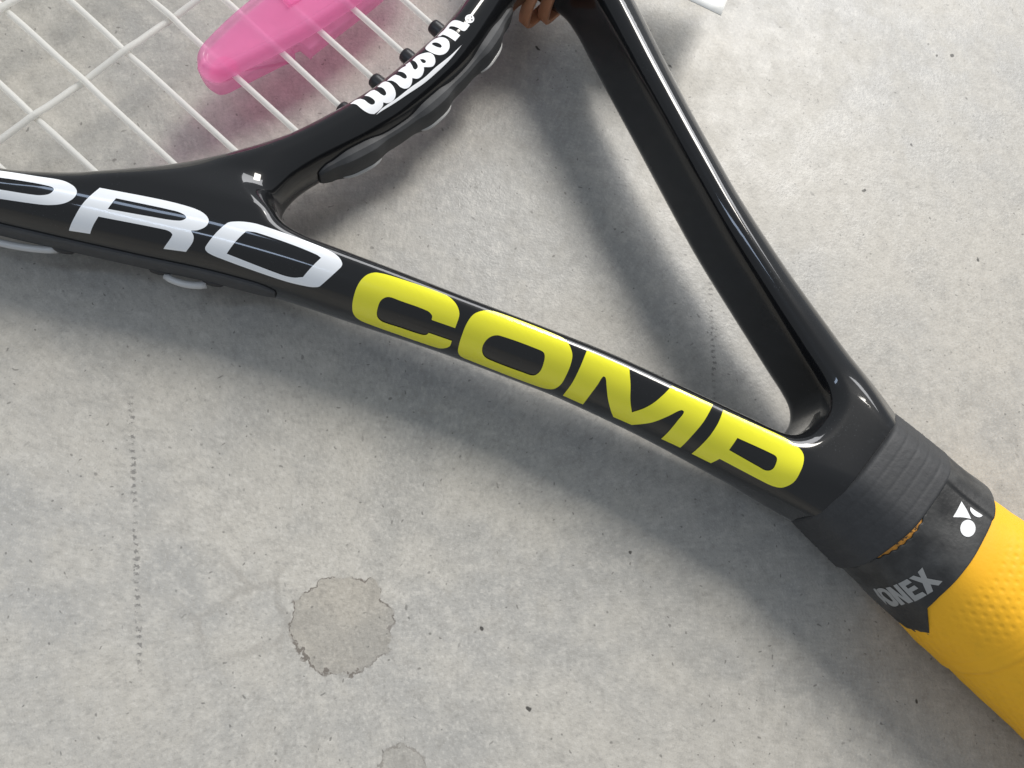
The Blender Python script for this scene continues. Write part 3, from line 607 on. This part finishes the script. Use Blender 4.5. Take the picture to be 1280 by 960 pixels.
# outer grommet strips on both sides of the hoop
def outer_strip(s):
    P = POLY_O[(POLY_O[:, 0] > 58) & (POLY_O[:, 0] < 330) & (POLY_O[:, 1] > 0)]; P = P[np.argsort(P[:, 0])] if P[-1, 0] > 0 else P
    L = np.concatenate([[0], np.cumsum(np.linalg.norm(np.diff(P, axis=0), axis=1))]); t = np.arange(0, L[-1], 1.2)
    Q = np.stack([np.interp(t, L, P[:, 0]), np.interp(t, L, P[:, 1])], 1)
    tan = np.gradient(Q, axis=0); tan /= np.linalg.norm(tan, axis=1)[:, None]; no = np.stack([-tan[:, 1], tan[:, 0]], 1)
    e = np.clip(t / 4, 0, 1) ** .5
    V = []; F = []; k = len(prof)
    for i in range(len(Q)):
        for a, b in prof:
            d_ = (.55 + .25 * e[i]) * a if a > 0 else a
            V.append((Q[i, 0] + no[i, 0] * d_, s * (Q[i, 1] + no[i, 1] * d_), .2 + 2.6 * (.5 + .5 * e[i]) * b))
    for i in range(len(Q) - 1):
        for j in range(k):
            f = (i*k + j, i*k + (j+1) % k, (i+1)*k + (j+1) % k, (i+1)*k + j); F.append(f if s > 0 else f[::-1])
    f = tuple(range(k)); F.append(f); F.append(tuple(range((len(Q)-1)*k, len(Q)*k)))
    o = mesh_obj('hoop_grommet_strip', V, F, M['strip'], racket); o.data.set_sharp_from_angle(angle=math.radians(28))
    for c, hw in ((18.5, 5.2), (57, 13.5), (105, 12), (150, 12), (195, 12)):
        m = np.abs(t - c) < hw; x = (t[m] - c) / hw
        dep = -.2 + 2.2 * np.sqrt(np.clip(1 - x * x, 0, 1))
        q = Q[m] + no[m] * dep[:, None]; q[:, 1] *= s
        V, F = tube(np.column_stack([q, np.full(m.sum(), -2.4)]), RS * 1.1)
        mesh_obj('string_loop', V, F, M['loop'], o)
        for sg in (-1, 1):
            j = int(np.argmin(np.abs(t - (c + sg * (hw + .6))))); p = Q[j] + no[j] * .2
            V, F = tube([(p[0] + tan[j, 0] * a, s * (p[1] + tan[j, 1] * a), -2.0) for a in (-2.4, -1.6, 0, 1.6, 2.4)], [.3, .95, 1.15, .95, .3], 10)
            mesh_obj('grommet', V, F, M['grommet'], o)
outer_strip(1); outer_strip(-1)

# lettering
for name, mat, surf, n, loops in DECALS:
    if surf == 'frame': decal(name, mat, surf, n, loops, frame)

# ---------------------------------------------------------------- handle
TH = np.arange(0, 360, 1.0); TH = np.where(TH >= 270, TH - 360, TH); TH = np.sort(TH)
def rev_part(name, mat, u0, u1, rf, ns, lip, parent):
    S = np.linspace(0, 1, ns)[:, None]; u0 = np.broadcast_to(u0, TH.shape)[None]; u1 = np.broadcast_to(u1, TH.shape)[None]
    U = u0 + (u1 - u0) * S; R = rf(U, TH[None] + 0 * U)
    U = np.concatenate([U[:1], U, U[-1:]]); R = np.concatenate([R[:1] - lip, R, R[-1:] - lip])
    V, F = grid_rev(U, R, TH); return mesh_obj(name, V, F, M[mat], parent)
rev_part('grip_collar', 'collar', -53.5 + 0 * TH, -68.0 + 0 * TH, r_collar, 60, 2.6, racket)
rev_part('grip_core', 'core', -64.0, -77.0, lambda u, th: (15.75 + .10 * np.sin(u * 2.1 + th * .11) + .3 * np.clip((-66 - u) / 15, 0, 1)) * octa(th, 11), 24, .5, racket)
front = -67.3 - np.where((TH > 18) & (TH < 84), 1.7 * np.sin(np.pi * (TH - 18) / 66) ** .8, 0) - .15 * np.sin(TH * .9) * ((TH > 20) & (TH < 80)) - .8 * np.exp(-((TH - 6) / 5) ** 2)
rear = np.interp(TH, [-90, -60, -15, -4, 2, 8, 27, 40, 65, 80, 107, 130, 160, 200, 270], [-80.5, -81, -85, -90.0, -90.8, -88.2, -82, -81.3, -80.5, -80.3, -79.6, -78.5, -78, -80, -80.5])
tape = rev_part('finishing_tape', 'tape', front, rear, r_tape, 36, .5, racket)
for name, mat, surf, n, loops in DECALS:
    if surf == 'tape': decal(name, mat, surf, n, loops, tape)

def r_grip(u, th, dimple=True):
    s = np.clip((-78 - u) / 12, 0, 1)
    r = 15.9 + 1.0 * s + .4 * np.clip((-92 - u) / 150, 0, 1)
    ph = ((u + 101 + .034 * (th - 40)) / 24.0) % 1.0              # spiral overlap of the wound band
    r = r + .55 * np.clip(ph / .05, 0, 1) * (1 - .75 * ph) * s
    for k, a in ((0.10, .12), (.17, .10), (.24, .08)): r = r - a * np.exp(-((ph - k) / .014) ** 2) * (.5 + .5 * np.sin(th * .05 + k * 40))
    r = r * octa(th, 9., .93, .98)
    if dimple:
        x = u; y = np.radians(th) * 16.6
        a, b = (x * .94 + y * .34) / 2.05, (y * .94 - x * .34) / (2.05 * .866)
        row = np.round(b); sh = .5 * (row % 2); col = np.round(a - sh) + sh
        d = np.hypot((a - col) * 2.05, (b - row) * 2.05 * .866)
        fade = np.clip((-83.5 - u) / 3, 0, 1) * np.clip((ph - .22) / .06, 0, 1) * np.clip((.97 - ph) / .05, 0, 1)
        lobe = .85 + .15 * np.sin(col * 12.9898 + row * 78.233)
        r = r - .12 * (1 - sstep(.30, .60, d)) * fade * lobe
    return r
def grip_part():
    th0 = TH
    u = np.concatenate([np.arange(-77, -128, -.28), np.arange(-128, -255, -1.2)])
    th = np.arange(-90, 270, .95)
    U = np.repeat(u[:, None], len(th), 1); R = r_grip(U, th[None] + 0 * U)
    R = R + .06 * np.sin(U * .33 + th[None] * .045) + .03 * np.sin(U * 1.1 - th[None] * .09)
    U = np.concatenate([U[:1], U, U[-1:]]); R = np.concatenate([R[:1] - .8, R, R[-1:] - 1])
    V, F = grid_rev(U, R, th); return mesh_obj('overgrip', V, F, M['overgrip'], racket)
grip_part()
def butt():
    us = np.array([-252, -254, -262, -268, -271.5, -273, -273.2]); rs = np.array([15, 16.6, 16.9, 17.2, 17.2, 16.6, .1])
    U = np.repeat(us[:, None], len(TH), 1); R = rs[:, None] * octa(TH, 9., .97, .99)[None]
    V, F = grid_rev(U, R, TH); return mesh_obj('butt_cap', V, F, M['butt'], racket)
butt()

# ---------------------------------------------------------------- pink clip on the strings
def place(o): o.location = racket.location; o.rotation_euler = racket.rotation_euler
clip = bpy.data.objects.new('plastic_clip', None); coll.objects.link(clip); place(clip); clip.empty_display_size = .01
tag(clip, 'translucent pink plastic clip gripping the strings above the bridge', 'clip')
up = crom([(106.1, 32.2), (103.3, 32.7), (100.8, 31.3), (99.9, 27.9), (97.5, 16.4), (96.0, 6.1), (95.2, -4.1), (95.2, -14), (97, -26), (100, -36), (105, -40), (109, -36), (110.5, -22), (110.8, -8), (110.6, 4), (110.4, 12), (110.1, 18.5), (109.2, 26.1), (108.2, 30)], 6)
V, F = stack_loops(up, [(.5, .75), (.15, 1.0), (0, 1.5), (.25, 3.2), (.6, 4.1), (1.15, 4.6), (1.9, 4.55), (2.15, 4.15), (2.6, 3.95)])
uj = mesh_obj('upper_jaw', V, F, M['clip'], clip)
lo = crom([(108.4, 31.0), (107.1, 31.7), (104.2, 32.3), (101.3, 31.3), (99.9, 26.6), (97.4, 15.0), (96.8, 13.2, 1), (98.6, 12.2, 1), (98.2, 10.9, 1), (95.0, 10.7, 1), (95.0, 4.8), (94.8, -5.3), (94.9, -14), (96.6, -26), (99.5, -37), (105, -41.5), (110, -37), (111, -22), (111.4, -8), (111.2, 4), (111, 12), (110.6, 18.5), (109.6, 27)], 5)
V, F = stack_loops(lo, [(1.2, -4.9), (.5, -4.6), (.15, -3.8), (0, -1.6), (.15, -1.0), (.5, -.75)])
lj = mesh_obj('lower_jaw', V, F, M['clip'], clip)
def blk(name, pts, w0, w1, parent, ins=.25):
    V, F = stack_loops(pts, [(ins, w0), (0, w0 + ins), (0, w1 - ins), (ins, w1)]); return mesh_obj(name, V, F, M['clip'], parent)
blk('nose_pad', crom([(104.5, 31), (101.5, 30), (101.2, 25.5), (105.5, 25.8)], 5), -.7, .72, uj)
blk('latch_frame', [(106.2, 8.0), (102.8, 8.4), (102.6, 4.6), (106.0, 4.2)], 3.8, 4.75, uj)
blk('spring_post', crom([(105.5, -24), (102.5, -24), (102.5, -28), (105.5, -28)], 4), -.8, .8, lj)

# ---------------------------------------------------------------- brown band round the far arm, white tag
def band_loop(u0, tilt, slack, wd):
    # closed loop round the arm's section at u0; hangs a little away from the inner wall
    vi, vo = -edge_v2(u0)[0], -edge_v2(u0)[1]
    pts = crom([(vi + .8, 0), (vi + .9, 8.5), (vi - 1.5, 11.9), ((vi + vo) / 2, 11.3), (vo + 2.5, 9), (vo - .8, 0), (vo + 2.5, -9), ((vi + vo) / 2, -12), (vi - .5, -12.4), (vi + slack, -10.5), (vi + slack + .3, -5)], 5)
    ring = []; n = len(pts)
    for i, (v, w) in enumerate(pts):
        ring.append((u0 + tilt * w * .05, v, w))
    P = np.array(ring); T = np.roll(P, -1, 0) - np.roll(P, 1, 0); T /= np.linalg.norm(T, axis=1)[:, None]
    A = np.array([1.0, 0, 0]); Nn = np.cross(T, A); Nn /= np.linalg.norm(Nn, axis=1)[:, None]
    prof = [(-wd, -.45), (-wd + .25, -.7), (wd - .25, -.7), (wd, -.45), (wd, .45), (wd - .25, .7), (-wd + .25, .7), (-wd, .45)]
    k = len(prof); V = []; F = []
    for i in range(n):
        for a, b in prof: V.append(tuple(P[i] + A * a + Nn[i] * b))
    for i in range(n):
        for j in range(k): F.append((i*k + j, i*k + (j+1) % k, ((i+1) % n)*k + (j+1) % k, ((i+1) % n)*k + j))
    return V, F
def edge_v2(u):
    def first(poly):
        best = []
        for (x0, y0), (x1, y1) in zip(poly, np.roll(poly, -1, 0)):
            if (x0 > u) != (x1 > u):
                y = y0 + (u - x0) * (y1 - y0) / (x1 - x0)
                if y > 0: best.append(y)
        return max(best)
    return first(POLY_T), first(POLY_O)
bnd = bpy.data.objects.new('rubber_band', None); coll.objects.link(bnd); place(bnd); bnd.empty_display_size = .01
tag(bnd, 'orange brown band looped round the far arm beside the bridge', 'band')
for u0, sl, tl in ((71.4, 2.0, .2), (68.9, 1.0, -.2)):
    V, F = band_loop(u0, tl, sl, 1.5); mesh_obj('strand', V, F, M['band'], bnd)

def tag_sheet():
    n, m = 14, 9; V = []; F = []
    c0 = np.array([35.4, -69.6, 1.0]); e1 = np.array([.872, .475, .10]); e2 = np.array([.30, -.93, -.22])
    for t in (0, 1):
        for i in range(n + 1):
            for j in range(m + 1):
                a, b = i / n * 48, j / m * 30
                V.append(tuple(c0 + e1 * a + e2 * b + np.array([0, 0, 1.6 * math.sin(i / n * 2.6) + .5 * math.sin(j / m * 3) - .22 * t])))
    q = (n + 1) * (m + 1)
    for t in (0, 1):
        for i in range(n):
            for j in range(m):
                f = (t*q + i*(m+1) + j, t*q + (i+1)*(m+1) + j, t*q + (i+1)*(m+1) + j + 1, t*q + i*(m+1) + j + 1); F.append(f[::-1] if t == 0 else f)
    rim = [i*(m+1) for i in range(n+1)] + [n*(m+1) + j for j in range(1, m+1)] + [i*(m+1) + m for i in range(n-1, -1, -1)] + [j for j in range(m-1, 0, -1)]
    for a, b in zip(rim, rim[1:] + rim[:1]): F.append((a, b, b + q, a + q))
    return V, F
V, F = tag_sheet(); pt = mesh_obj('paper_tag', V, F, M['paper']); place(pt)
tag(pt, 'corner of a white paper tag beyond the racket arm', 'paper tag')
